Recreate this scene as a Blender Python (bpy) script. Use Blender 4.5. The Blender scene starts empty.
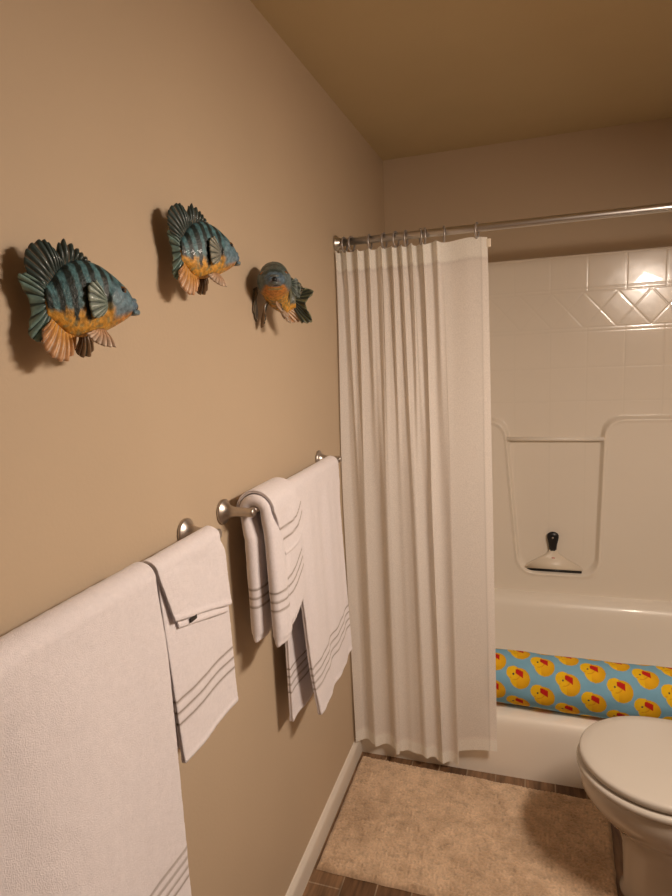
import bpy, bmesh, math, random
import numpy as np
from mathutils import Vector, Matrix, noise
random.seed(4)
C = bpy.context.scene.collection
PI = math.pi

# ------------------------------------------------------------------ materials
def new_mat(name):
    m = bpy.data.materials.new(name); m.use_nodes = True
    nt = m.node_tree; b = nt.nodes['Principled BSDF']
    return m, nt, b

def pmat(name, col, rough=.5, metal=0, var=0.0, vscale=5, bump=0, bscale=100, bdist=.002, sheen=0, coat=0, spec=.5, detail=4):
    m, nt, b = new_mat(name)
    b.inputs['Roughness'].default_value = rough
    b.inputs['Metallic'].default_value = metal
    b.inputs['Specular IOR Level'].default_value = spec
    b.inputs['Sheen Weight'].default_value = sheen
    b.inputs['Coat Weight'].default_value = coat
    tc = nt.nodes.new('ShaderNodeTexCoord')
    n = nt.nodes.new('ShaderNodeTexNoise'); n.inputs['Scale'].default_value = vscale; n.inputs['Detail'].default_value = 4
    nt.links.new(tc.outputs['Object'], n.inputs['Vector'])
    r = nt.nodes.new('ShaderNodeValToRGB')
    r.color_ramp.elements[0].position = .3; r.color_ramp.elements[1].position = .7
    r.color_ramp.elements[0].color = (*[c*(1-var) for c in col], 1)
    r.color_ramp.elements[1].color = (*[min(1, c*(1+var)) for c in col], 1)
    nt.links.new(n.outputs['Fac'], r.inputs['Fac']); nt.links.new(r.outputs['Color'], b.inputs['Base Color'])
    if bump:
        n2 = nt.nodes.new('ShaderNodeTexNoise'); n2.inputs['Scale'].default_value = bscale; n2.inputs['Detail'].default_value = detail
        nt.links.new(tc.outputs['Object'], n2.inputs['Vector'])
        bp = nt.nodes.new('ShaderNodeBump'); bp.inputs['Strength'].default_value = bump; bp.inputs['Distance'].default_value = bdist
        nt.links.new(n2.outputs['Fac'], bp.inputs['Height']); nt.links.new(bp.outputs['Normal'], b.inputs['Normal'])
    return m

def vmat(name, rough=.6, bump=.3, bscale=200, bdist=.002, sheen=0, coat=0, spec=.4, var=.1, vscale=60):
    """material reading the mesh colour attribute 'Col' with noise mottling on top"""
    m, nt, b = new_mat(name)
    b.inputs['Roughness'].default_value = rough; b.inputs['Sheen Weight'].default_value = sheen
    b.inputs['Sheen Roughness'].default_value = .6
    b.inputs['Coat Weight'].default_value = coat; b.inputs['Specular IOR Level'].default_value = spec
    a = nt.nodes.new('ShaderNodeAttribute'); a.attribute_name = 'Col'
    tc = nt.nodes.new('ShaderNodeTexCoord')
    n = nt.nodes.new('ShaderNodeTexNoise'); n.inputs['Scale'].default_value = vscale; n.inputs['Detail'].default_value = 5
    nt.links.new(tc.outputs['Object'], n.inputs['Vector'])
    mr = nt.nodes.new('ShaderNodeMapRange'); mr.inputs['From Min'].default_value = .3; mr.inputs['From Max'].default_value = .7
    mr.inputs['To Min'].default_value = 1-var; mr.inputs['To Max'].default_value = 1+var
    nt.links.new(n.outputs['Fac'], mr.inputs['Value'])
    mx = nt.nodes.new('ShaderNodeVectorMath'); mx.operation = 'SCALE'
    nt.links.new(a.outputs['Color'], mx.inputs[0]); nt.links.new(mr.outputs['Result'], mx.inputs['Scale'])
    nt.links.new(mx.outputs['Vector'], b.inputs['Base Color'])
    if bump:
        n2 = nt.nodes.new('ShaderNodeTexNoise'); n2.inputs['Scale'].default_value = bscale; n2.inputs['Detail'].default_value = 4
        nt.links.new(tc.outputs['Object'], n2.inputs['Vector'])
        bp = nt.nodes.new('ShaderNodeBump'); bp.inputs['Strength'].default_value = bump; bp.inputs['Distance'].default_value = bdist
        nt.links.new(n2.outputs['Fac'], bp.inputs['Height']); nt.links.new(bp.outputs['Normal'], b.inputs['Normal'])
    return m

M_wall = pmat('wall_paint', (.555,.435,.308), .55, var=.02, vscale=3, bump=.25, bscale=140, bdist=.0012, spec=.3)
M_ceil = pmat('ceiling_paint', (.55,.435,.26), .8, var=.03, vscale=3, bump=.3, bscale=120, bdist=.0012, spec=.2)
M_trim = pmat('trim_paint', (.78,.72,.64), .35, var=.02, bump=.05, bscale=60)
M_porc = pmat('porcelain', (.62,.56,.48), .12, var=.01, coat=.4)
M_seat = pmat('toilet_seat_plastic', (.62,.57,.50), .22, var=.01)
M_nickel = pmat('brushed_nickel', (.55,.50,.46), .36, 1, var=.06, vscale=80, bump=.08, bscale=400, bdist=.0004)
M_chrome = pmat('chrome_rod', (.60,.575,.55), .33, 1, var=.02)
M_ring = pmat('satin_grey_metal', (.42,.39,.37), .38, .6, var=.02)
M_black = pmat('black_rubber', (.012,.012,.014), .35, var=.1)
M_sq = pmat('squeegee_plastic', (.84,.74,.60), .35, var=.02)
M_red = pmat('red_mark', (.6,.05,.04), .5)
M_towel = vmat('terry_towel', .95, .8, 620, .0016, sheen=.35, spec=.1, var=.035, vscale=160)
M_fish = vmat('glazed_ceramic_fish', .42, .6, 300, .0014, coat=.06, spec=.35, var=.40, vscale=150)
M_fin = vmat('glazed_ceramic_fin', .38, .3, 200, .0012, coat=.2, spec=.5, var=.2, vscale=150)
M_duck = vmat('duck_print_fabric', .85, .3, 500, .0006, spec=.2, var=.04, vscale=30)
M_bronze = pmat('dark_tag', (.03,.025,.02), .6)

# ------------------------------------------------------------------ helpers
def tag(o, label=None, cat=None, group=None, kind=None):
    if label: o['label'] = label
    if cat: o['category'] = cat
    if group: o['group'] = group
    if kind: o['kind'] = kind
    return o
def empty(name, loc, label, cat, group=None):
    o = bpy.data.objects.new(name, None); C.objects.link(o); o.location = loc
    o.empty_display_size = .05
    return tag(o, label, cat, group)
def link(name, me, mat, parent=None, smooth=True):
    o = bpy.data.objects.new(name, me); C.objects.link(o)
    if mat: me.materials.append(mat)
    if smooth:
        me.polygons.foreach_set('use_smooth', [True]*len(me.polygons))
    if parent:
        o.parent = parent
        o.matrix_parent_inverse = Matrix.Translation(-Vector(parent.location))
    return o
def mesh(name, verts, faces, mat, parent=None, cols=None, smooth=True):
    me = bpy.data.meshes.new(name)
    me.from_pydata([tuple(map(float, v)) for v in verts], [], [tuple(map(int, f)) for f in faces]); me.update()
    if cols is not None:
        ca = me.color_attributes.new('Col', 'FLOAT_COLOR', 'POINT')
        c = np.ones((len(verts), 4), dtype=np.float32); c[:, :3] = np.array(cols)
        ca.data.foreach_set('color', c.ravel())
    return link(name, me, mat, parent, smooth)
def grid_faces(nu, nv, wrapv=False, flip=False):
    F = []
    for i in range(nu-1):
        for j in range(nv if wrapv else nv-1):
            k = (j+1) % nv
            f = (i*nv+j, (i+1)*nv+j, (i+1)*nv+k, i*nv+k)
            F.append(f[::-1] if flip else f)
    return F
def fix_normals(o):
    bm = bmesh.new(); bm.from_mesh(o.data); bmesh.ops.recalc_face_normals(bm, faces=bm.faces); bm.to_mesh(o.data); bm.free()
def bmobj(name, bm, mat, parent=None, smooth=True):
    me = bpy.data.meshes.new(name); bmesh.ops.recalc_face_normals(bm, faces=bm.faces); bm.to_mesh(me); bm.free()
    return link(name, me, mat, parent, smooth)
def box(name, lo, hi, mat, parent=None, bevel=0, seg=3):
    bm = bmesh.new(); bmesh.ops.create_cube(bm, size=1)
    for v in bm.verts:
        for i in range(3): v.co[i] = lo[i] + (v.co[i]+.5)*(hi[i]-lo[i])
    if bevel: bmesh.ops.bevel(bm, geom=bm.edges[:], offset=bevel, segments=seg, profile=.5, affect='EDGES')
    return bmobj(name, bm, mat, parent, smooth=bool(bevel))
def lathe(name, prof, axis, origin, mat, parent=None, n=40):
    """prof: (radius, distance along axis)"""
    a = Vector(axis).normalized(); t = Vector((0,0,1)) if abs(a.z) < .9 else Vector((1,0,0))
    e1 = a.cross(t).normalized(); e2 = a.cross(e1); V = []
    for r, d in prof:
        for k in range(n):
            q = 2*PI*k/n
            V.append(Vector(origin)+a*d+(e1*math.cos(q)+e2*math.sin(q))*max(r, 1e-5))
    F = grid_faces(len(prof), n, True)
    o = mesh(name, V, F, mat, parent)
    bm = bmesh.new(); bm.from_mesh(o.data); bmesh.ops.remove_doubles(bm, verts=bm.verts, dist=2e-5)
    bmesh.ops.recalc_face_normals(bm, faces=bm.faces); bm.to_mesh(o.data); bm.free()
    return o
def tube(name, pts, r, mat, parent=None, n=12, closed=False):
    V = []; P = [Vector(p) for p in pts]; m = len(P)
    up = Vector((0,0,1)); prev = None
    for i in range(m):
        d = (P[(i+1) % m]-P[i-1]) if closed else (P[min(i+1, m-1)]-P[max(i-1, 0)])
        d.normalize()
        if prev is None:
            prev = d.cross(up if abs(d.z) < .9 else Vector((1,0,0))).normalized()
        e1 = (prev-d*prev.dot(d)).normalized(); prev = e1; e2 = d.cross(e1)
        rr = r[i] if isinstance(r, (list, tuple)) else r
        for k in range(n):
            q = 2*PI*k/n; V.append(P[i]+(e1*math.cos(q)+e2*math.sin(q))*rr)
    F = grid_faces(m, n, True)
    if closed:
        for k in range(n): F.append(((m-1)*n+k, k, (k+1) % n, (m-1)*n+(k+1) % n))
    else:
        F.append(tuple(range(n))[::-1]); F.append(tuple((m-1)*n+k for k in range(n)))
    o = mesh(name, V, F, mat, parent); fix_normals(o); return o
def smoothstep(a, b, x):
    t = np.clip((x-a)/(b-a), 0, 1); return t*t*(3-2*t)
def cinterp(x, xs, ys):
    """Catmull-Rom style smooth interpolation with linear extrapolation"""
    xs = np.array(xs, float); ys = np.array(ys, float)
    m = np.gradient(ys, xs, axis=0); x = np.asarray(x, float)
    i = np.clip(np.searchsorted(xs, x)-1, 0, len(xs)-2)
    h = xs[i+1]-xs[i]; t = (x-xs[i])/h; tc = np.clip(t, 0, 1)
    t2, t3 = tc**2, tc**3
    r = (2*t3-3*t2+1)*ys[i]+(t3-2*t2+tc)*h*m[i]+(-2*t3+3*t2)*ys[i+1]+(t3-t2)*h*m[i+1]
    return r+np.where(t < 0, t*h*m[i], 0)+np.where(t > 1, (t-1)*h*m[i+1], 0)

# ------------------------------------------------------------------ dimensions
YB, YT, ZR, H, XR, YN = 2.844, 2.0755, 1.959, 2.44, 1.52, -1.0

# ------------------------------------------------------------------ room shell
def shell(name, lo, hi, mat): return tag(box(name, lo, hi, mat), kind='structure')
shell('wall_left', (-.1, YN-.1, 0), (0, YB+.115, H), M_wall)
shell('wall_right', (XR, YN-.1, 0), (XR+.1, YB+.115, H), M_wall)
shell('wall_back', (0, YB+.015, 0), (XR, YB+.115, H), M_wall)
shell('wall_front', (0, YN-.1, 0), (XR, YN, H), M_wall)
shell('ceiling', (-.1, YN-.1, H), (XR+.1, YB+.115, H+.1), M_ceil)
# floor: wood look plank tiles
mf, nt, b = new_mat('plank_tile_floor')
tc = nt.nodes.new('ShaderNodeTexCoord'); mp = nt.nodes.new('ShaderNodeMapping')
mp.inputs['Rotation'].default_value = (0, 0, PI/2); mp.inputs['Location'].default_value = (.22, .0905, 0)
nt.links.new(tc.outputs['Object'], mp.inputs['Vector'])
br = nt.nodes.new('ShaderNodeTexBrick')
br.inputs['Color1'].default_value = (.12,.062,.03,1); br.inputs['Color2'].default_value = (.26,.15,.08,1)
br.inputs['Mortar'].default_value = (.34,.25,.17,1); br.inputs['Scale'].default_value = 1
br.inputs['Mortar Size'].default_value = .0022; br.inputs['Brick Width'].default_value = .62; br.inputs['Row Height'].default_value = .104
br.inputs['Bias'].default_value = -.2
nt.links.new(mp.outputs['Vector'], br.inputs['Vector'])
ns = nt.nodes.new('ShaderNodeTexNoise'); ns.inputs['Scale'].default_value = 9; ns.inputs['Detail'].default_value = 6
mp2 = nt.nodes.new('ShaderNodeMapping'); mp2.inputs['Scale'].default_value = (7, .9, 1)
nt.links.new(tc.outputs['Object'], mp2.inputs['Vector']); nt.links.new(mp2.outputs['Vector'], ns.inputs['Vector'])
rp = nt.nodes.new('ShaderNodeMapRange'); rp.inputs['From Min'].default_value = .3; rp.inputs['From Max'].default_value = .7
rp.inputs['To Min'].default_value = .55; rp.inputs['To Max'].default_value = 1.55
nt.links.new(ns.outputs['Fac'], rp.inputs['Value'])
vm = nt.nodes.new('ShaderNodeVectorMath'); vm.operation = 'SCALE'
nt.links.new(br.outputs['Color'], vm.inputs[0]); nt.links.new(rp.outputs['Result'], vm.inputs['Scale'])
nt.links.new(vm.outputs['Vector'], b.inputs['Base Color']); b.inputs['Roughness'].default_value = .45
bp = nt.nodes.new('ShaderNodeBump'); bp.inputs['Strength'].default_value = .3; bp.inputs['Distance'].default_value = .002; bp.invert = True
nt.links.new(br.outputs['Fac'], bp.inputs['Height']); nt.links.new(bp.outputs['Normal'], b.inputs['Normal'])
shell('floor', (-.1, YN-.1, -.1), (XR+.1, YB+.115, 0), mf)
# baseboards with an eased top
def baseboard(name, p0, p1, nrm):
    prof = [(0,0),(.014,0),(.014,.058),(.0125,.066),(.009,.072),(.005,.078),(0,.080)]
    V = []
    for p in (p0, p1):
        for d, z in prof: V.append((p[0]+nrm[0]*d, p[1]+nrm[1]*d, z))
    n = len(prof); F = [(i, i+1, n+i+1, n+i) for i in range(n-1)]+[tuple(range(n)), tuple(range(n, 2*n))]
    o = mesh(name, V, F, M_trim, smooth=False); fix_normals(o); return tag(o, kind='structure')
baseboard('baseboard_left', (0, YN), (0, YT-.002), (1, 0))
baseboard('baseboard_right', (XR, YN), (XR, YT-.002), (-1, 0))
baseboard('baseboard_front', (.014, YN), (XR-.014, YN), (0, 1))

# ------------------------------------------------------------------ bath tub
mt, nt, b = new_mat('tub_fibreglass')
b.inputs['Base Color'].default_value = (.93,.86,.76,1); b.inputs['Roughness'].default_value = .34; b.inputs['Coat Weight'].default_value = .15
M_tub = mt
def tub():
    t = empty('bathtub', (XR/2, YT, 0), 'white fibreglass bathtub with a low front apron behind the beige rug', 'bathtub')
    xs = np.linspace(.004, XR-.004, 90)
    prof = [(0,0),(0,.02),(.0,.10),(.001,.17),(.003,.205),(.008,.222),(.016,.232),(.028,.237),(.05,.239),(.085,.240),(.105,.236),(.118,.224),(.128,.205),
            (.150,.14),(.172,.10),(.20,.078),(.26,.07),(.40,.066),(.54,.07),(.585,.08),(.61,.11),(.632,.20),(.650,.30),(.662,.36),(.672,.390),(.684,.407),(.700,.418),(.718,.424),(.769,.428)]
    V = []
    for x in xs:
        e = min(x, XR-x); s = float(smoothstep(.05, .30, e))
        for k, (d, z) in enumerate(prof):
            if k >= 11:
                yy = d
                zr = .24+(.428-.24)*float(smoothstep(.11, .70, d))
                z = z*s+zr*(1-s) if z < zr else z
            V.append((x, YT+d, z))
    o = mesh('tub_shell', V, grid_faces(len(xs), len(prof)), M_tub, t); fix_normals(o)
    md = o.modifiers.new('s', 'SUBSURF'); md.levels = 1; md.render_levels = 1
    lathe('drain', [(0,0),(.03,0),(.032,-.002),(.032,-.004)], (0,0,1), (XR-.33, YT+.4, .070), M_chrome, t)
tub()

# ------------------------------------------------------------------ tub surround with moulded tiles
ms, nt, b = new_mat('moulded_tile_surround')
b.inputs['Roughness'].default_value = .2; b.inputs['Coat Weight'].default_value = .25
a = nt.nodes.new('ShaderNodeAttribute'); a.attribute_name = 'Col'
nt.links.new(a.outputs['Color'], b.inputs['Base Color'])
tc = nt.nodes.new('ShaderNodeTexCoord'); n2 = nt.nodes.new('ShaderNodeTexNoise'); n2.inputs['Scale'].default_value = 14; n2.inputs['Detail'].default_value = 1
nt.links.new(tc.outputs['Object'], n2.inputs['Vector'])
bp = nt.nodes.new('ShaderNodeBump'); bp.inputs['Strength'].default_value = .15; bp.inputs['Distance'].default_value = .004
nt.links.new(n2.outputs['Fac'], bp.inputs['Height']); nt.links.new(bp.outputs['Normal'], b.inputs['Normal'])
def groove(d, w=.0022): return np.exp(-(d/w)**2)
def smin(a, b, k):
    h = np.clip(.5+.5*(b-a)/k, 0, 1); return b+(a-b)*h-k*h*(1-h)
def smax(a, b, k): return -smin(-a, -b, k)
def surround():
    t = empty('tub_surround', (XR/2, YB, .45), 'glossy white tub surround moulded with square tiles and a diamond band', 'tub surround')
    xs = np.arange(.012, XR-.012, .0028); zs = np.arange(.425, 1.9415, .0028)
    X, Z = np.meshgrid(xs, zs, indexing='ij')
    # recessed region: upper wall united with a tapered niche
    A = 1.246-Z
    xl = .551+(1.185-Z)*.083; xr = .950-(1.185-Z)*.024
    B = smax(smax(xl-X, X-xr, .01), .524-Z, .09)
    d = smin(A, B, .085)            # <0 recessed
    h = .026*smoothstep(-.006, .010, d)+.005*np.exp(-((d-.011)/.007)**2)
    # tile grooves on the recessed upper part
    gx = np.minimum.reduce([np.abs(X-(.129+.1505*k)) for k in range(11)])
    up = smoothstep(.004, -.02, d)
    g = np.zeros_like(X)
    band = (Z > 1.636) & (Z < 1.787)
    g = np.maximum(g, groove(gx)*(~band)*(up*.8+.2)*(Z > .60))
    for zz in (1.803, 1.787, 1.636, 1.620, 1.465, 1.318): g = np.maximum(g, groove(np.abs(Z-zz))*up)
    for zz in (1.168, 1.018, .86, .703): g = np.maximum(g, .25*groove(np.abs(Z-zz)))
    q = np.abs(((X-1.129+.0655) % .131)-.0655)/.0655+np.abs(Z-1.7115)/.0745-1
    g = np.maximum(g, groove(q*.047)*band)
    Yv = YB-.0-h+.0006*g
    Yv -= .010*smoothstep(1.944, 1.950, Z)*0
    V = np.stack([X, Yv, Z], -1).reshape(-1, 3)
    base = np.array([.90,.82,.71]); col = base[None, :]*(1-.025*g.reshape(-1, 1))
    o = mesh('back_panel', V, grid_faces(len(xs), len(zs)), ms, t, cols=col)
    fix_normals(o)
    box('top_flange', (.012, YB-.002, 1.936), (XR-.012, YB+.0149, 1.944), M_tub, t, .0015)
    for nm, x0, x1 in (('side_panel', .001, .0125), ('side_panel', XR-.0125, XR-.001)):
        s = box(nm, (x0, YT+.032, .245), (x1, YB-.001, 1.942), M_tub, t, .003)
    # moulded towel rail across the niche
    tube('rail', [(.540, YB-.020, 1.152), (.75, YB-.020, 1.152), (.962, YB-.020, 1.152)], .0098, M_tub, t, n=20)
surround()

# ------------------------------------------------------------------ squeegee
def squeegee():
    yq = YB-.014
    t = empty('squeegee', (.75, yq, .528), 'white shower squeegee with a black rubber handle leaning in the tiled niche', 'squeegee')
    DZ = -.0165
    def flat(name, pts, y0, y1, mat, bev=.002):
        pts = [(a, c+DZ) for a, c in pts]
        bm = bmesh.new(); vs = [bm.verts.new((x, y0, z)) for x, z in pts]; f = bm.faces.new(vs)
        r = bmesh.ops.extrude_face_region(bm, geom=[f]); 
        for v in [g for g in r['geom'] if isinstance(g, bmesh.types.BMVert)]: v.co.y = y1
        bmesh.ops.recalc_face_normals(bm, faces=bm.faces)
        bmesh.ops.bevel(bm, geom=bm.edges[:], offset=bev, segments=2, affect='EDGES')
        return bmobj(name, bm, mat, t)
    L = [(.735,.652),(.765,.652),(.769,.638),(.785,.622),(.82,.600),(.872,.572),(.879,.562),(.879,.554),(.624,.554),(.624,.560),(.632,.570),(.68,.600),(.715,.622),(.731,.638)]
    flat('blade_holder', L, yq-.007, yq+.007, M_sq)
    flat('rubber_blade', [(.628,.5545),(.628,.5425),(.876,.5425),(.876,.5545)], yq-.004, yq+.003, M_black, .0008)
    # handle: paddle-shaped, thicker at the top
    prof = [(.0135,.645),(.0150,.659),(.0165,.676),(.0200,.694),(.0225,.708),(.0222,.718),(.0185,.727),(.010,.733),(.001,.735)]
    V = []
    for r, z in [(a*1.15, c) for a, c in prof]:
        for k in range(28):
            q = 2*PI*k/28; V.append((.750+r*math.cos(q), yq-.002+.45*r*math.sin(q), z+DZ))
    o = mesh('handle', V, grid_faces(len(prof), 28, True)+[tuple(range(28))], M_black, t); fix_normals(o)
    lathe('hanging_hole', [(0,.002),(.003,.002),(.0045,0),(.0045,-.004)], (0,-1,0), (.749, yq-.0145, .709+DZ), M_nickel, t, 20)
    flat('red_badge', [(.745,.6125),(.760,.6125),(.760,.6085),(.745,.6085)], yq-.0078, yq-.0065, M_red, .0006)
squeegee()

# ------------------------------------------------------------------ curtain rod, rings, curtain
def rod():
    t = empty('shower_curtain_rod', (XR/2, YT, ZR), 'polished steel shower curtain rod spanning above the tub', 'curtain rod')
    tube('pole', [(.004, YT, ZR), (.5, YT, ZR), (1.0, YT, ZR), (XR-.004, YT, ZR)], .0125, M_chrome, t, 32)
    for x, s in ((0.0005, 1), (XR-.0005, -1)):
        lathe('wall_flange', [(0,0),(.026,0),(.027,.003),(.025,.008),(.018,.012),(.0155,.022),(.0135,.024),(.0126,.024)], (s,0,0), (x, YT, ZR), M_chrome, t)
rod()
ring_x = [.034,.060,.125,.175,.216,.250,.300,.315,.378,.484]
ringlab = ['nearest the wall','second from the wall','third from the wall','fourth from the wall','fifth from the wall','sixth from the wall',
           'seventh from the wall, close to its neighbour','eighth from the wall','second from the free edge of the curtain','at the free edge of the curtain']
def ring_mesh():
    pts = []
    for k in range(36):
        q = 2*PI*k/36
        pts.append((0, .0200*math.cos(q), -.0080+.0240*math.sin(q)))
    o = tube('curtain_ring', pts, .0034, M_ring, None, 10, True); return o
r0 = ring_mesh()
for i, x in enumerate(ring_x):
    o = r0 if i == 0 else r0.copy()
    if i: C.objects.link(o)
    o.location = (x, YT, ZR); o.rotation_euler = (0, 0, random.uniform(-.35, .35))
    tag(o, 'steel shower curtain ring on the rod, '+ringlab[i], 'curtain ring', 'steel rings holding the shower curtain')

mc = bpy.data.materials.new('curtain_fabric'); mc.use_nodes = True; nt = mc.node_tree; nt.nodes.clear()
out = nt.nodes.new('ShaderNodeOutputMaterial'); df = nt.nodes.new('ShaderNodeBsdfDiffuse'); tl = nt.nodes.new('ShaderNodeBsdfTranslucent')
tr = nt.nodes.new('ShaderNodeBsdfTransparent'); m1 = nt.nodes.new('ShaderNodeMixShader'); m2 = nt.nodes.new('ShaderNodeMixShader')
at = nt.nodes.new('ShaderNodeAttribute'); at.attribute_name = 'Col'; tc = nt.nodes.new('ShaderNodeTexCoord')
wv = nt.nodes.new('ShaderNodeTexNoise'); wv.inputs['Scale'].default_value = 330; wv.inputs['Detail'].default_value = 3
nt.links.new(tc.outputs['Object'], wv.inputs['Vector'])
mr = nt.nodes.new('ShaderNodeMapRange'); mr.inputs['From Min'].default_value = .35; mr.inputs['From Max'].default_value = .65; mr.inputs['To Min'].default_value = .92; mr.inputs['To Max'].default_value = 1.05
nt.links.new(wv.outputs['Fac'], mr.inputs['Value'])
sc = nt.nodes.new('ShaderNodeVectorMath'); sc.operation = 'SCALE'
nt.links.new(at.outputs['Color'], sc.inputs[0]); nt.links.new(mr.outputs['Result'], sc.inputs['Scale'])
nt.links.new(sc.outputs['Vector'], df.inputs['Color']); nt.links.new(sc.outputs['Vector'], tl.inputs['Color'])
bp = nt.nodes.new('ShaderNodeBump'); bp.inputs['Strength'].default_value = .4; bp.inputs['Distance'].default_value = .0008
nt.links.new(wv.outputs['Fac'], bp.inputs['Height']); nt.links.new(bp.outputs['Normal'], df.inputs['Normal'])
m1.inputs['Fac'].default_value = .22; nt.links.new(df.outputs[0], m1.inputs[1]); nt.links.new(tl.outputs[0], m1.inputs[2])
nt.links.new(at.outputs['Alpha'], m2.inputs['Fac'])
nt.links.new(tr.outputs[0], m2.inputs[1]); nt.links.new(m1.outputs[0], m2.inputs[2]); nt.links.new(m2.outputs[0], out.inputs['Surface'])
M_curtain = mc

def curtain():
    t = empty('shower_curtain', (.27, YT-.02, 1.0), 'off-white woven fabric shower curtain drawn to the left in vertical pleats', 'shower curtain')
    NS, NZ = 640, 190
    S = np.linspace(0, 1, NS); T = np.linspace(0, 1, NZ)        # T: 0 top, 1 bottom
    kx = [0, .10, .20, .32, .44, .55, .65, .73, .78, .90, 1.0]
    px_t = cinterp(S, kx, [.002, .034, .080, .145, .200, .250, .298, .330, .366, .445, .518])
    px_b = cinterp(S, kx, [.016, .050, .088, .160, .222, .288, .340, .366, .394, .462, .541])
    # upper pleats follow the rings, lower ones are broader and fewer
    ph1 = cinterp(S, kx, [0, 1.0, 2.15, 3.7, 5.1, 6.6, 7.9, 8.8, 9.3, 9.9, 10.3])*2*PI
    ph2 = cinterp(S, kx, [.30, .75, 1.15, 2.0, 2.55, 3.15, 4.05, 4.5, 5.0, 5.25, 5.45])*2*PI
    ph3 = cinterp(S, kx, [.1, .5, .8, 1.2, 1.8, 2.1, 2.6, 2.9, 3.2, 3.4, 3.6])*2*PI
    a1 = cinterp(S, kx, [.007,.010,.013,.011,.013,.012,.013,.012,.007,.002,.001])
    a2 = .72*cinterp(S, kx, [.010,.014,.013,.015,.010,.014,.014,.012,.008,.003,.003])
    V = np.zeros((NS, NZ, 3)); COL = np.zeros((NS, NZ, 4)); COL[..., 3] = 1
    kb = np.array([0, .09, .095, .18, .19, .32, .325, .36, .37, .44, .60, .61, .68, .79, .795, 1.0])
    zk = np.array([.083, .083, .082, .080, .071, .076, .052, .053, .069, .063, .054, .046, .046, .042, .108, .124])
    for j, tt in enumerate(T):
        e = tt**.8
        f = px_t*(1-e)+px_b*e
        w1 = (1-.25*float(smoothstep(.02, .07, tt)))*(1-.90*float(smoothstep(.05, .50, tt))); w2 = float(smoothstep(.02, .55, tt))
        drift = .5*tt+.5*math.sin(2.2*tt+.4)
        yy = a1*w1*(np.sin(ph1+.4*np.sin(ph3+2*tt))+.25*np.sin(2*ph1+ph3))
        yy = yy+a2*w2*(np.sin(ph2+drift)+.22*np.sin(ph1*.5+1.3*tt+1)+.06*np.sin(ph1+ph3*.5))
        sh = .0045*w1*np.cos(ph1)+.006*w2*np.cos(ph2+drift)*smoothstep(1.0, .8, S)
        yc = YT-.004-.038*float(smoothstep(0, .45, tt))
        y = yc-yy-.016*smoothstep(.07, .0, S)
        y = np.minimum(y, YT-.008+(.016*(1-smoothstep(0, .40, tt))))
        ztop = 1.928+.004*np.cos(ph1)
        zb = np.interp(S, kb, zk)+.002*np.cos(ph1)
        z = ztop*(1-tt)+zb*tt
        V[:, j, 0] = np.maximum(f+sh, .0025); V[:, j, 1] = y; V[:, j, 2] = z
        dz = z-zb
        band = np.maximum(1.0 if tt < .036 else 0, (dz < .050)*1.0)
        seam = np.exp(-((dz-.050)/.003)**2)+math.exp(-((tt-.036)/.0022)**2)
        c = np.array([.90,.85,.80])[None, :]*(1+.13*band[:, None])*(1-.10*np.clip(seam, 0, 1)[:, None])
        COL[:, j, :3] = np.clip(c, 0, .98)
        al = np.where(S > .80, .915, .98)+.02*band
        edge = (S > .968); line = np.exp(-((S-.968)/.0035)**2)
        COL[:, j, 3] = np.minimum(np.where(edge, .985, al), 1)
        COL[edge, j, :3] *= 1.06
        COL[:, j, :3] *= (1-.14*line)[:, None]
    me = bpy.data.meshes.new('fabric_panel')
    me.from_pydata(V.reshape(-1, 3).tolist(), [], grid_faces(NS, NZ)); me.update()
    ca = me.color_attributes.new('Col', 'FLOAT_COLOR', 'POINT'); ca.data.foreach_set('color', COL.reshape(-1).astype(np.float32))
    link('fabric_panel', me, M_curtain, t)
    box('header_tab', (.514, YT-.006, 1.896), (.528, YT-.001, 1.922), M_sq, t, .0015)
curtain()

# ------------------------------------------------------------------ towel bars
def towel_bar(y0, y1, label):
    zb = 1.247
    t = empty('towel_bar', (.07, (y0+y1)/2, zb), label, 'towel bar', 'brushed nickel towel bars on the left wall')
    tube('rail', [(.068, y0, zb), (.068, (y0+y1)/2, zb), (.068, y1, zb)], .0085, M_nickel, t, 24)
    for y in (y0, y1):
        lathe('post', [(0,0),(.0265,0),(.0280,.002),(.0280,.0055),(.0255,.0075),(.0215,.0100),(.0165,.015),(.0130,.022),(.0112,.030),(.0106,.040),(.0104,.058),(.0106,.070),(.0106,.0755),(.0096,.0780),(.006,.0790),(0,.0792)],
              (1,0,0), (.0005, y, zb), M_nickel, t, 48)
towel_bar(.385, .995, 'brushed nickel towel bar holding the big bath towel nearest the camera')
towel_bar(1.150, 1.786, 'brushed nickel towel bar nearer the shower curtain')

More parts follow.
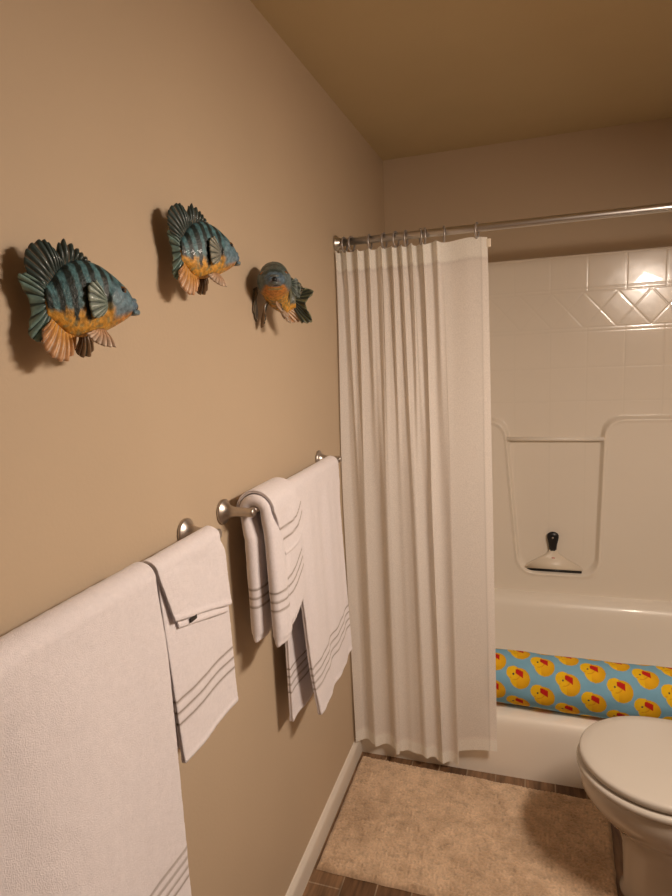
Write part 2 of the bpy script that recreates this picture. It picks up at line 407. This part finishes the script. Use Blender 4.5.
# ------------------------------------------------------------------ towels
TW = np.array([.87,.82,.85]); ST = np.array([.24,.18,.14])
def slab(name, parent, y0, y1, zf, zk, r=.024, th=.013, cx=.068, cz=1.247, ny=46, stripes=(), bstripes=(), wave=None, shift=None,
         hemslope=0., flare=0., hem_border=True, step=.0035, lobes=2, seed=0, zlift=0, y1top=None, y0top=None, zfmap=None, backy=None, bwave=None):
    """a folded cloth hung over a bar: front panel, turn, back panel, as one closed rounded slab"""
    path = []
    ztop = cz+zlift
    n1 = max(4, int((ztop-zf)/step)); n3 = max(4, int((ztop-zk)/step)); n2 = 22
    for i in range(n1): path.append(('f', i/n1))
    for i in range(n2): path.append(('t', i/n2))
    for i in range(n3+1): path.append(('b', i/n3))
    half = th/2; ring = []          # (s in 0..1 along y, normal offset, side bulge)
    for i in range(ny): ring.append((i/(ny-1), half, 0))
    m = 10
    for i in range(1, m):
        n_ = half-2*half*i/m; ring.append((1, n_, 1))
    for i in range(ny): ring.append((1-i/(ny-1), -half, 0))
    for i in range(1, m):
        n_ = -half+2*half*i/m; ring.append((0, n_, -1))
    V = []; COL = []
    rnd = random.Random(seed)
    def pos(kind, k, y):
        if kind == 'f':
            hem = zf if zfmap is None else zfmap(y)
            z = hem+(ztop-hem)*k; d = z-hem
            dn = 1-k
            x = cx+r+flare*dn+(wave(y, dn) if wave else 0)*float(smoothstep(0, .18, dn))
            return x, z, Vector((1, 0, 0)), d, 'f'
        if kind == 't':
            a = PI*k; return cx+r*math.cos(a), ztop+r*math.sin(a), Vector((math.cos(a), 0, math.sin(a))), 9, 't'
        z = ztop-(ztop-zk)*k
        return max(cx-r+(bwave(y, k) if bwave else 0), .006+half), z, Vector((-1, 0, 0)), z-zk, 'b'
    for kind, k in path:
        dn = (1-k) if kind == 'f' else (k if kind == 'b' else 0)
        sh = shift(dn) if shift else 0
        ya = y0+sh; yb_ = y1+sh
        if y0top is not None: ya = y0top+(y0-y0top)*dn+sh
        if y1top is not None: yb_ = y1top+(y1-y1top)*float(smoothstep(0, .25, dn))+sh
        if kind == 'b' and backy: e_ = float(smoothstep(0, .2, k)); ya = ya+(backy[0]-ya)*e_; yb_ = yb_+(backy[1]-yb_)*e_
        for s, n_, side in ring:
            y = ya+(yb_-ya)*s
            if side:
                if lobes == 2: q = (abs(n_)-half/2)/(half/2); rr = half/2
                else: q = n_/half; rr = half
                bul = rr*math.sqrt(max(0, 1-q*q)); 
                yy = y+side*bul
            else: yy = y
            x, z, nr, d, w = pos(kind, k, y)
            edge = 1-.0*s
            nz = noise.noise(Vector((yy*38+seed, z*38, n_*50)))*.0008+noise.noise(Vector((yy*170+seed, z*170, x*170)))*.0005
            tp_ = min(1, .38+d/.035) if th > .026 else 1       # a rolled edge thins out at its hem
            off = n_*tp_+nz*(1 if n_ > 0 else -1)
            hm = 0
            if d < .012 and hem_border: hm = .0012*math.cos((d/.012-.5)*PI)
            off += hm*(1 if n_ > 0 else -1)
            P = Vector((x, yy, z))+nr*off
            P.x = max(P.x, .0035)
            V.append(P)
            c = TW.copy()
            ss = stripes if w == 'f' else (bstripes if w == 'b' else ())
            for q in ss:
                g = math.exp(-((d-q)/.0023)**2); c = c*(1-g)+ST*g
            if d < .010 and hem_border: c = c*1.05
            COL.append(c)
    N = len(ring)
    F = grid_faces(len(path), N, True)
    F.append(tuple(range(N))); F.append(tuple((len(path)-1)*N+k for k in range(N)))
    o = mesh(name, V, F, M_towel, parent, cols=COL); fix_normals(o); return o

def wv1(a, f, p, g=1.0):
    return lambda y, dn: a*math.sin(y*f+p+.9*dn)*dn**g
# big bath towel, near bar
slab('bath_towel', None, .415, .767, .622, .585, r=.0180, th=.018, ny=80, stripes=(.085,.103,.121,.139), bstripes=(.085,.103,.121),
     wave=lambda y, dn: .004*math.sin(y*24+.6+1.2*dn)+.003*math.sin(y*11+2*dn)-.008*float(smoothstep(.50,.41,y)), seed=3, y1top=.760)
bt = bpy.data.objects['bath_towel']
tag(bt, 'large cream bath towel hanging over the bar nearest the camera', 'towel')
# hand towel, near bar
slab('hand_towel', None, .800, .990, .897, .90, r=.0132, th=.008, ny=50, stripes=(.075,.096,.117), bstripes=(.075,.096,.117), flare=.006,
     wave=lambda y, dn: .002*math.sin(y*38+.5), seed=5, y1top=.984, y0top=.782, step=.003)
tag(bpy.data.objects['hand_towel'], 'cream hand towel with brown lines beside the big bath towel', 'towel')
# washcloth draped over it
wc = empty('washcloth', (.07, .86, 1.275), 'small cream washcloth with a hemmed edge folded over the hand towel', 'washcloth')
slab('cloth', wc, .800, .984, 1.134, 1.10, r=.0200, th=.0050, ny=50, flare=.006,
     wave=lambda y, dn: .002*math.sin(y*40), seed=8, y1top=.974, y0top=.777, step=.003, zfmap=lambda y: 1.158-.27*(y-.80))
slab('inner_fold', wc, .814, .9785, 1.112, 1.11, r=.0179, th=.001, ny=40, flare=.006, seed=9, y1top=.968, y0top=.79, step=.003, lobes=1, zfmap=lambda y: 1.143-.27*(y-.80))
box('care_tag', (.0945, .842, 1.136), (.0975, .862, 1.143), M_bronze, wc)
# bath towel, far bar
slab('bath_towel', None, 1.405, 1.700, .625, .615, r=.0190, th=.012, ny=80, stripes=(.085,.107,.129,.151), bstripes=(.085,.107,.129,.151), flare=.020,
     wave=lambda y, dn: .003*math.sin(y*44+.4)+.0015*math.sin(y*84+1+dn), seed=13, y1top=1.712, y0top=1.30, zfmap=lambda y: .606+.13*(y-1.405),
     backy=(1.345, 1.65), bwave=lambda y, k: .004*math.sin(y*40)*k)
tag(bpy.data.objects['bath_towel.001'], 'cream bath towel with brown lines on the bar beside the shower curtain', 'towel')
# crumpled hand towel, far bar
ht = empty('hand_towel', (.07, 1.22, 1.275), 'crumpled cream hand towel bunched beside the exposed bar post', 'towel')
def bunch(y, dn):
    a = cinterp(y, [1.13,1.160,1.185,1.205,1.225,1.24,1.27,1.30,1.36], [-.002,.002,.006,.007,.001,-.008,-.006,-.006,-.008])
    return float(a)
slab('draped_cloth', ht, 1.172, 1.345, .945, .938, r=.0262, th=.028, lobes=1, ny=110, stripes=(.085,.106,.127), bstripes=(.085,.106,.127), flare=.010,
     wave=bunch, seed=21, y1top=1.318, y0top=1.178, step=.003, zlift=-.006, backy=(1.166, 1.228),
     bwave=lambda y, k: (.004+.016*max(0, math.sin((y-1.136)/.115*PI)))*min(1, 5*k),
     zfmap=lambda y: .927+2.4*(y-1.205)**2)
slab('turned_down_flap', ht, 1.222, 1.338, 1.17, 1.2, r=.0445, th=.007, ny=60, stripes=(.040,.066), flare=.004, zlift=-.004,
     wave=lambda y, dn: .003*math.sin(y*50), seed=25, y1top=1.312, y0top=1.178, step=.0025,
     zfmap=lambda y: 1.128+3.2*(y-1.232)**2)

# ------------------------------------------------------------------ duck bolster
def duck_color(x, w):
    """x along the roll, w arc length around (metres)"""
    BG = np.array([.20,.42,.58])
    P, Q = .0845, .112
    best = None
    i0 = math.floor(x/P)
    for i in (i0-1, i0, i0+1, i0+2):
        off = 0 if i % 2 == 0 else Q/2
        j0 = math.floor((w-off)/Q)
        for j in (j0, j0+1):
            dx = x-i*P; dw = w-off-j*Q
            s = 1.10; dx /= s; dw /= s
            if (dx-.006)**2/.0320**2+(dw+.006)**2/.0345**2 < 1 or (dx+.014)**2+(dw-.010)**2 < .0235**2:
                best = (dx, dw)
    if best is None: return BG
    dx, dw = best
    Y = np.array([.83,.50,.012])
    r = (dx-.002)**2/.0340**2+(dw+.004)**2/.0315**2
    if dx > -.004: Y = Y*(1-.18*min(1, r)) * np.array([1, .88, 1])
    hd = math.hypot(dx+.014, dw-.010)
    if .020 < hd < .0235 and dx > -.016 and dw < .012: Y = np.array([.70,.33,.01])
    if -.008 < dx < .016 and dw < .024-.35*abs(dx+.002) and dw > .002+(.016-dx)*.55-.006: Y = np.array([.52,.016,.012])
    if (dx+.0150)**2+(dw-.006)**2 < .0030**2: Y = np.array([.03,.03,.05])
    if (dx+.0240)**2/.004**2+(dw+.006)**2/.002**2 < 1: Y = np.array([.75,.35,.01])
    return Y
def bolster():
    R_ = .098; x0, x1 = .492, 1.38; nx, na = 470, 300
    V = []; COL = []
    xs = list(np.linspace(x0, x1, nx))
    for i, x in enumerate(xs):
        e = min(x-x0, x1-x); rr = R_*(1-.22*max(0, 1-e/.02)**2)
        cy = 2.188+.004*math.sin(x*5); cz = .241+R_*.985-.004*math.sin((x-x0)*3)
        for k in range(na):
            q = 2*PI*k/na
            n_ = noise.noise(Vector((x*9, math.cos(q)*2, math.sin(q)*2)))*.0035
            r = rr+n_
            yy = cy-r*math.cos(q); zz = cz+r*math.sin(q)*.985
            if zz < .2425: zz = .2425
            V.append((x, yy, zz)); COL.append(duck_color(x-.02, (q if q < PI else q-2*PI)*R_))
    F = grid_faces(nx, na, True)
    F.append(tuple(range(na))); F.append(tuple((nx-1)*na+k for k in range(na)))
    o = mesh('bolster_cushion', V, F, M_duck, None, cols=COL); fix_normals(o)
    tag(o, 'blue bolster cushion printed with yellow rubber ducks lying on the tub rim', 'cushion')
bolster()

# ------------------------------------------------------------------ bath rug
def rug():
    nx, ny = 420, 250
    xl, xr, y0, y1 = .024, .914, 1.505, 2.038
    V = []; COL = []
    b1 = np.array([.76,.55,.37]); b2 = np.array([.36,.225,.125])
    for i in range(nx):
        u = i/(nx-1)
        for j in range(ny):
            v = j/(ny-1)
            x = xl+(xr-xl)*u; y = y0+(y1-y0)*v
            y -= .026*u*v; x -= .025*u*(1-v); x += .003*noise.noise(Vector((y*20, 0, 3))) if 0 < i else 0
            y += .004*noise.noise(Vector((x*14, 7, 3)))
            e = min(u*(xr-xl), (1-u)*(xr-xl), v*(y1-y0), (1-v)*(y1-y0))
            base = .017*math.sqrt(min(1, e/.012))
            n1 = noise.fractal(Vector((x*16, y*16, 2)), 1.0, 2.0, 4)
            n2 = noise.noise(Vector((x*140, y*140, 5))); n3 = noise.noise(Vector((x*330, y*330, 9)))
            z = .001+base*(1+.10*n1+.22*n2+.14*n3)
            V.append((x, y, max(z, .001)))
            m = float(np.clip(.38+.70*noise.fractal(Vector((x*6, y*6, 12)), .8, 2.1, 5)+.55*noise.fractal(Vector((x*26, y*26, 2)), .8, 2.1, 4), 0, 1))
            sp_ = float(smoothstep(.18, .42, noise.fractal(Vector((x*34, y*52, 21)), .7, 2.1, 4)))
            d = float(np.clip(.20*(-n2)+.14*(-n3)+.14*sp_, -.2, .5))
            COL.append((b1*(1-.55*m)+b2*.55*m)*(1-d))
    o = mesh('bath_rug', V, grid_faces(nx, ny), vmat('rug_pile', .95, .6, 500, .003, sheen=.3, spec=.1, var=.06, vscale=200), None, cols=COL); fix_normals(o)
    tag(o, 'beige shaggy bath rug on the plank floor in front of the tub', 'rug')
rug()

# ------------------------------------------------------------------ toilet
def toilet():
    yc = 1.680; xf = .785; t = empty('toilet', (1.15, yc, 0), 'white toilet with its rounded lid closed, facing the left wall', 'toilet')
    def egg(q, L, W, x0):
        """outline: front at x0, round front, squarer back"""
        c, s = math.cos(q), math.sin(q)
        fx = x0+L*.46
        if c < 0: return fx+c*L*.46, yc+s*W/2
        return fx+math.copysign(abs(c)**.75, c)*L*.54, yc+math.copysign(abs(s)**.85, s)*W/2
    n = 72
    def loft(name, rings, mat, captop=True, capbot=True):
        V = []
        for L, W, x0, z in rings:
            for k in range(n):
                x, y = egg(2*PI*k/n, L, W, x0); V.append((x, y, z(x, y) if callable(z) else z))
        F = grid_faces(len(rings), n, True)
        if capbot: F.append(tuple(range(n)))
        if captop: F.append(tuple((len(rings)-1)*n+k for k in range(n)))
        o = mesh(name, V, F, mat, t); fix_normals(o); return o
    # bowl with pedestal
    loft('bowl', [(.44,.215,.905,.0),(.44,.215,.905,.012),(.42,.190,.915,.03),(.42,.185,.912,.09),(.42,.19,.908,.16),(.43,.22,.892,.215),(.45,.29,.850,.258),
                  (.478,.352,.815,.30),(.494,.384,.794,.335),(.497,.390,.790,.362),(.496,.389,.790,.384),(.49,.383,.795,.389),(.45,.33,.825,.3895)], M_porc)
    def rim(z0, L, W, x0, h, name, dome=0, mat=M_seat):
        R = []
        for d, zz in ((.010,0),(.003,.0025),(0,.007),(0,h-.007),(.002,h-.003),(.007,h)): R.append((L-2*d, W-2*d, x0+d, z0+zz))
        for f in (.03,.07,.12,.17):
            R.append((L-2*f, W-2*f, x0+f, z0+h+dome*(1-(1-f/.2)**2)))
        return loft(name, R, mat)
    rim(.3905, .478, .404, .782, .0215, 'seat')
    rim(.4165, .470, .392, .789, .0235, 'lid', .004)
    for s in (-1, 1):
        box('hinge', (1.245, yc+s*.075-.018, .390), (1.285, yc+s*.075+.018, .438), M_seat, t, .006)
    box('tank_base', (1.20, yc-.13, .02), (1.40, yc+.13, .40), M_porc, t, .03)
    box('tank', (1.305, yc-.215, .385), (1.51, yc+.215, .74), M_porc, t, .025, 4)
    box('tank_lid', (1.297, yc-.225, .741), (1.514, yc+.225, .775), M_porc, t, .010)
    tube('flush_lever', [(1.298, yc-.16, .69), (1.283, yc-.16, .69), (1.279, yc-.12, .686), (1.279, yc-.08, .682)], .006, M_chrome, t)
toilet()

# ------------------------------------------------------------------ ceramic fish
TEAL = np.array([.075,.175,.20]); DARK = np.array([.012,.018,.016]); ORA = np.array([.60,.30,.05]); BLUE = np.array([.13,.215,.27]); PALE = np.array([.55,.42,.30])
def mixc(a, b, t): t = min(1, max(0, t)); return a*(1-t)+b*t
T_top = ([0,.08,.20,.34,.48,.62,.74,.84,.91,.96,1.0], [.018,.028,.046,.057,.059,.054,.044,.033,.023,.010,.004])
T_bot = ([0,.08,.20,.34,.48,.62,.74,.84,.91,.96,1.0], [-.018,-.026,-.041,-.046,-.043,-.038,-.031,-.024,-.018,-.012,-.006])
T_w = ([0,.08,.20,.34,.48,.62,.74,.84,.91,.96,1.0], [.006,.010,.016,.021,.024,.026,.025,.022,.018,.014,.009])
def fish(label, spine, z0, L, style=0, zs=1.0, wscale=1.0, tl=1.0, ds=1.0, an=1.0):
    sp = np.array([(*p, 0) if len(p) == 2 else p for p in spine], float)                       # tail base -> mouth (x,y)
    seg = np.r_[0, np.cumsum(np.hypot(*np.diff(sp[:, :2], axis=0).T))]; seg /= seg[-1]
    def at(u, v, n):
        x = float(cinterp(u, seg, sp[:, 0])); y = float(cinterp(u, seg, sp[:, 1]))
        x2 = float(cinterp(u+.02, seg, sp[:, 0])); y2 = float(cinterp(u+.02, seg, sp[:, 1]))
        dx, dy = x2-x, y2-y; l = math.hypot(dx, dy); dx /= l; dy /= l
        return Vector((max(x+dy*n, .004), y-dx*n, z0+v*zs+float(cinterp(u, seg, sp[:, 2]))))
    mid = at(.5, 0, 0)
    root = empty('ceramic_fish', (0.0, mid.y, mid.z), label, 'fish figurine', 'ceramic fish hung on the wall')
    NU, NA = 90, 56
    us = np.linspace(0, 1, NU)
    V = []; COL = []
    for u in us:
        tp = float(cinterp(u, *T_top)); bt_ = float(cinterp(u, *T_bot)); w = wscale*max(.003, float(cinterp(u, *T_w)))
        c = (tp+bt_)/2; h = (tp-bt_)/2
        for k in range(NA):
            a = 2*PI*k/NA; ca, sa = math.cos(a), math.sin(a)
            v = c+h*sa; n = w*math.copysign(abs(ca)**.85, ca)
            # scales and a raised gill cover
            gill = smoothstep(.030, .024, math.hypot((u-.76)*.17, v+.002))
            n *= 1+.10*float(gill)
            bump = .0012*math.sin(u*95)*math.sin(v*480)*(1-float(gill))
            P = at(u, v, n*(1+bump*20)); V.append(P)
            # colour
            f = (v-bt_)/(tp-bt_+1e-6)
            uu = u+.055*(f-.5)+.012*noise.noise(Vector((v*90, u*9, 1)))
            nn = noise.noise(Vector((u*16, v*180, style)))
            if style == 2:
                body = mixc(np.array([.16,.15,.085]), np.array([.10,.13,.12]), u*1.3)
                col = mixc(body, DARK*2.5, .75*max(0, math.sin(uu*42)))
            else:
                sv = math.sin(uu*2*PI*8.6+.6)+.25*noise.noise(Vector((u*30, v*300, 4)))
                col = mixc(TEAL*(1+.45*nn), DARK, float(smoothstep(-.35, .15, sv))*(.96 if u < .70 else .35))
            bel = .36+.05*nn-(.10 if u < .15 else 0)
            if .20 < u < .45: bel -= .16*float(smoothstep(.0, .4, math.sin(uu*2*PI*8.6+.6)))
            if style == 2 and u > .6: bel -= .16*float(smoothstep(.6, .8, u))
            o_ = mixc(ORA*(1+.25*nn), np.array([.45,.14,.035]), float(smoothstep(.6, .85, u))*.6)
            o_ = mixc(o_, np.array([.32,.25,.10]), float(smoothstep(.5, .9, abs(nn)*2)))
            col = mixc(o_, col, float(smoothstep(bel-.05, bel+.05, f)))
            if u > .62:
                g = float(smoothstep(.62, .70, u+.0*f))*float(smoothstep(.10, .24, f))*float(smoothstep(.84, .72, f-.0))
                col = mixc(col, mixc(BLUE*(1+.4*nn), TEAL*.8, f-.35) if style != 2 else np.array([.10,.135,.14]), g*.95)
            if u > .93: col = mixc(col, np.array([.10,.16,.22]), .8)
            dspot = math.hypot((u-.57)*.17, v-.008)
            if style != 2 and dspot < .0075 and ca > 0: col = mixc(DARK, col, float(smoothstep(.0055, .0075, dspot)))
            COL.append(col)
    F = grid_faces(NU, NA, True); F.append(tuple(range(NA))); F.append(tuple((NU-1)*NA+k for k in range(NA)))
    o = mesh('body', V, F, M_fish, root, cols=COL); fix_normals(o)
    def fin(name, base, tip, ribs, c0, c1, cr, ripple=.0016, th=.0028, scal=.03, rows=12):
        """fan between a base line and a tip line, both given in fish space (u,v,n)"""
        K = ribs*8+1; bs = np.linspace(0, 1, len(base)); ts = np.linspace(0, 1, len(tip)); base = np.array(base, float); tip = np.array(tip, float)
        V = []; COL = []
        for i in range(K):
            s = i/(K-1)
            B = cinterp(s, bs, base); Tp = cinterp(s, ts, tip); ph = math.cos(2*PI*ribs*s)
            for j in range(rows):
                r = j/(rows-1); rr = r*(1+scal*ph)
                p = B*(1-rr)+Tp*rr
                p = p+np.array([0, 0, ripple*ph*min(1, r*3)+(.002 if name == 'pectoral_fin' else .004)*math.sin(r*PI)])
                V.append(at(*p)); c = mixc(c0, c1, r)
                COL.append(mixc(c, cr, float(smoothstep(.0, -.7, ph))*.9))
        F = grid_faces(K, rows)
        o = mesh(name, V, F, M_fin, root, cols=COL)
        md = o.modifiers.new('s', 'SOLIDIFY'); md.thickness = th; md.offset = 0
        return o
    g = lambda u, v, n=0: (u, v, n)
    TD = np.array([.030,.050,.048]); GR = np.array([.20,.32,.29]); dk = DARK
    if style == 2: GR = np.array([.20,.20,.11]); TD = np.array([.09,.09,.055])
    PK = np.array([.55,.30,.16]); PL = np.array([.55,.43,.33])
    # tail
    W = wscale
    fin('tail_fin', [g(.05,.017), g(.03,0), g(.05,-.017)], [g(-.06*tl,.036,-.006), g(-.19*tl,.032,-.010), g(-.10*tl,-.004,-.010), g(-.16*tl,-.042,-.008), g(-.05*tl,-.054,-.004)], 9, TD*1.4, GR, dk*1.5, .002)
    # dorsal: soft rear part and spiny front part
    fin('soft_dorsal_fin', [g(.04,.016), g(.14,.036), g(.24,.048)], [g(-.10,.028*ds,-.004), g(-.13,.052*ds,-.006), g(-.07,.072*ds,-.006), g(.06,.082*ds,-.004), g(.13,.078*ds,-.002), g(.19,.064)], 9, TD, TD*1.2, PALE*.32, .0018)
    fin('spiny_dorsal_fin', [g(.20,.044), g(.34,.055), g(.50,.056)], [g(.17,.066*ds), g(.26,.083*ds), g(.39,.076*ds), g(.47,.068*ds), g(.54,.058)], 7, TD, TD*.9, PALE*.3, .0014, scal=.12)
    # anal
    fin('anal_fin', [g(.05,-.020), g(.16,-.034), g(.28,-.042)], [g(-.07,-.034*an,.004), g(-.10,-.056*an,.006), g(-.02,-.073*an,.008), g(.12,-.078*an,.006), g(.23,-.066*an,.004), g(.27,-.052*an)], 8, ORA*1.0, PK, np.array([.62,.48,.36]), .0018)
    # pelvics
    fin('pelvic_fin', [g(.40,-.038,-.012), g(.50,-.036,-.012)], [g(.34,-.062,-.016), g(.40,-.072,-.018), g(.52,-.070,-.018), g(.55,-.050,-.014)], 5, np.array([.12,.07,.035]), np.array([.20,.12,.06]), dk*2)
    if style == 2:
        fin('pelvic_fin', [g(.48,-.036,.020), g(.56,-.036,.022)], [g(.42,-.070,.030), g(.46,-.092,.040), g(.56,-.094,.034), g(.60,-.066,.026)], 6, np.array([.13,.08,.04]), np.array([.2,.12,.06]), dk*2)
        fin('pelvic_fin', [g(.52,-.036,-.004), g(.60,-.036,-.002)], [g(.44,-.060,-.024), g(.50,-.084,-.034), g(.60,-.088,-.030), g(.66,-.060,-.012)], 6, PK, PL, np.array([.32,.20,.12]))
    else:
        fin('pelvic_fin', [g(.46,-.036,.018), g(.54,-.036,.018)], [g(.28,-.042,.028), g(.32,-.052,.034), g(.44,-.060,.036), g(.58,-.062,.034)], 6, PK, PL, np.array([.32,.20,.12]))
    # pectorals
    pc0, pc1 = (np.array([.15,.20,.17]), np.array([.30,.36,.31])) if style != 1 else (np.array([.16,.17,.15]), np.array([.30,.30,.24]))
    if style == 2:
        fin('pectoral_fin', [g(.56,.000,.030*W), g(.56,-.016,.030*W)], [g(.46,-.004,.040*W), g(.42,-.050,.046*W), g(.46,-.078,.044*W), g(.56,-.060,.040*W)], 6, np.array([.10,.07,.04]), np.array([.13,.09,.05]), dk*2, .0014, .0024)
    else:
        fin('pectoral_fin', [g(.58,.006,.0245), g(.58,-.006,.0245)], [g(.48,.030,.0245), g(.38,.022,.0265), g(.36,.000,.0275), g(.40,-.020,.0260), g(.51,-.018,.0260)], 7, pc0, pc1, dk*2.5, .0014, .0024)
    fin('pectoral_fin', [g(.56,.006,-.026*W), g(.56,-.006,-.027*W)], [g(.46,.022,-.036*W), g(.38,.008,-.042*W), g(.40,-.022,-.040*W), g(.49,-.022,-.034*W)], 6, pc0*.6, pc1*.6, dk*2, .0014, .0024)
    # eyes
    for sd in (1, -1):
        c = at(.815, .019, sd*.0190*W)
        d = (at(.815, .019, sd*.04)-at(.815, .019, 0)).normalized()
        e = lathe('eye', [(0,.0058),(.0026,.0054),(.0050,.0034),(.0062,.0006),(.0062,-.005)], d, c, pmat('eye_amber', (.22,.10,.035), .15, coat=.5), root, 24)
        lathe('pupil', [(0,.0072),(.0018,.0067),(.0031,.0050),(.0031,.001)], d, c, M_black, e, 18)
    # mouth: two rolled lips round a dark opening
    for nm, vv, rr, uu in (('upper_lip', .006, .0042, .985), ('lower_lip', -.011, .0046, 1.01)):
        pts = [at(uu-.075*(s*s), vv+(.000 if nm == 'upper_lip' else -.001)*s*s, s*.0135) for s in np.linspace(-1, 1, 13)]
        rad = [rr*(1-.45*abs(s)**2) for s in np.linspace(-1, 1, 13)]
        lp = tube(nm, pts, rad, pmat(nm+'_glaze', (.10,.17,.21) if style != 2 else (.11,.125,.12), .3, var=.3, vscale=90, coat=.3), root, 12)
    bm = bmesh.new(); bmesh.ops.create_uvsphere(bm, u_segments=16, v_segments=10, radius=1)
    c = at(.985, -.002, 0)
    for v in bm.verts: v.co = c+Vector((v.co.x*.006, v.co.y*.007, v.co.z*.0065))
    bmobj('mouth_opening', bm, M_black, root)
    return root
fish('large ceramic sunfish with bold teal and black bars, nearest the camera on the wall', [(.042,.656),(.050,.69),(.060,.722),(.074,.758),(.090,.784)], 1.670, .16, 0, ds=.98)
fish('striped ceramic sunfish with an orange belly, middle one of the wall trio', [(.044,.995),(.052,1.030),(.062,1.065),(.076,1.100),(.092,1.128)], 1.782, .16, 1, tl=.6, ds=1.02)
fish('small olive ceramic fish facing the camera with its tail curled outward, beside the shower curtain', [(.082,1.460,-.032),(.062,1.450,-.026),(.050,1.424,-.010),(.057,1.392,0),(.071,1.358,.004),(.084,1.330,.010)], 1.752, .15, 2, wscale=1.45, tl=1.6, ds=.66, an=.72)

# ------------------------------------------------------------------ lights
def plight(name, loc, e, r, col):
    l = bpy.data.lights.new(name, 'POINT'); l.energy = e; l.shadow_soft_size = r; l.color = col
    o = bpy.data.objects.new(name, l); o.location = loc; C.objects.link(o); return o
def arealight(name, loc, rot, sx, sy, e, col):
    l = bpy.data.lights.new(name, 'AREA'); l.shape = 'RECTANGLE'; l.size = sx; l.size_y = sy; l.energy = e; l.color = col
    o = bpy.data.objects.new(name, l); o.location = loc; o.rotation_euler = [math.radians(a) for a in rot]; C.objects.link(o); return o
# vanity fixture on the right wall with its shades turned down into the room
arealight('vanity_light', (1.40, .95, 1.95), (10, 24, 0), .12, .40, 22.8, (1, .84, .70))
w = bpy.data.worlds.new('world'); bpy.context.scene.world = w; w.use_nodes = True
w.node_tree.nodes['Background'].inputs[0].default_value = (1, .8, .6, 1); w.node_tree.nodes['Background'].inputs[1].default_value = .05

# ------------------------------------------------------------------ camera
yaw, pitch, roll, f = .3209, .1602, -.0488, 598.20
fw = Vector((-math.sin(yaw)*math.cos(pitch), math.cos(yaw)*math.cos(pitch), -math.sin(pitch)))
rt = Vector((math.cos(yaw), math.sin(yaw), 0)); up = rt.cross(fw)
c, s = math.cos(roll), math.sin(roll)
r2 = c*rt+s*up; u2 = -s*rt+c*up
cam = bpy.data.cameras.new('camera'); co = bpy.data.objects.new('camera', cam); C.objects.link(co)
m = Matrix((r2, u2, -fw)).transposed().to_4x4(); m.translation = Vector((.6567, 0, 1.5874)); co.matrix_world = m
cam.sensor_fit = 'VERTICAL'; cam.sensor_height = 36; cam.lens = 36*f/896; cam.clip_start = .02
bpy.context.scene.camera = co
bpy.context.scene.view_settings.view_transform = 'Standard'
bpy.context.scene.view_settings.look = 'None'
bpy.context.scene.view_settings.exposure = 0
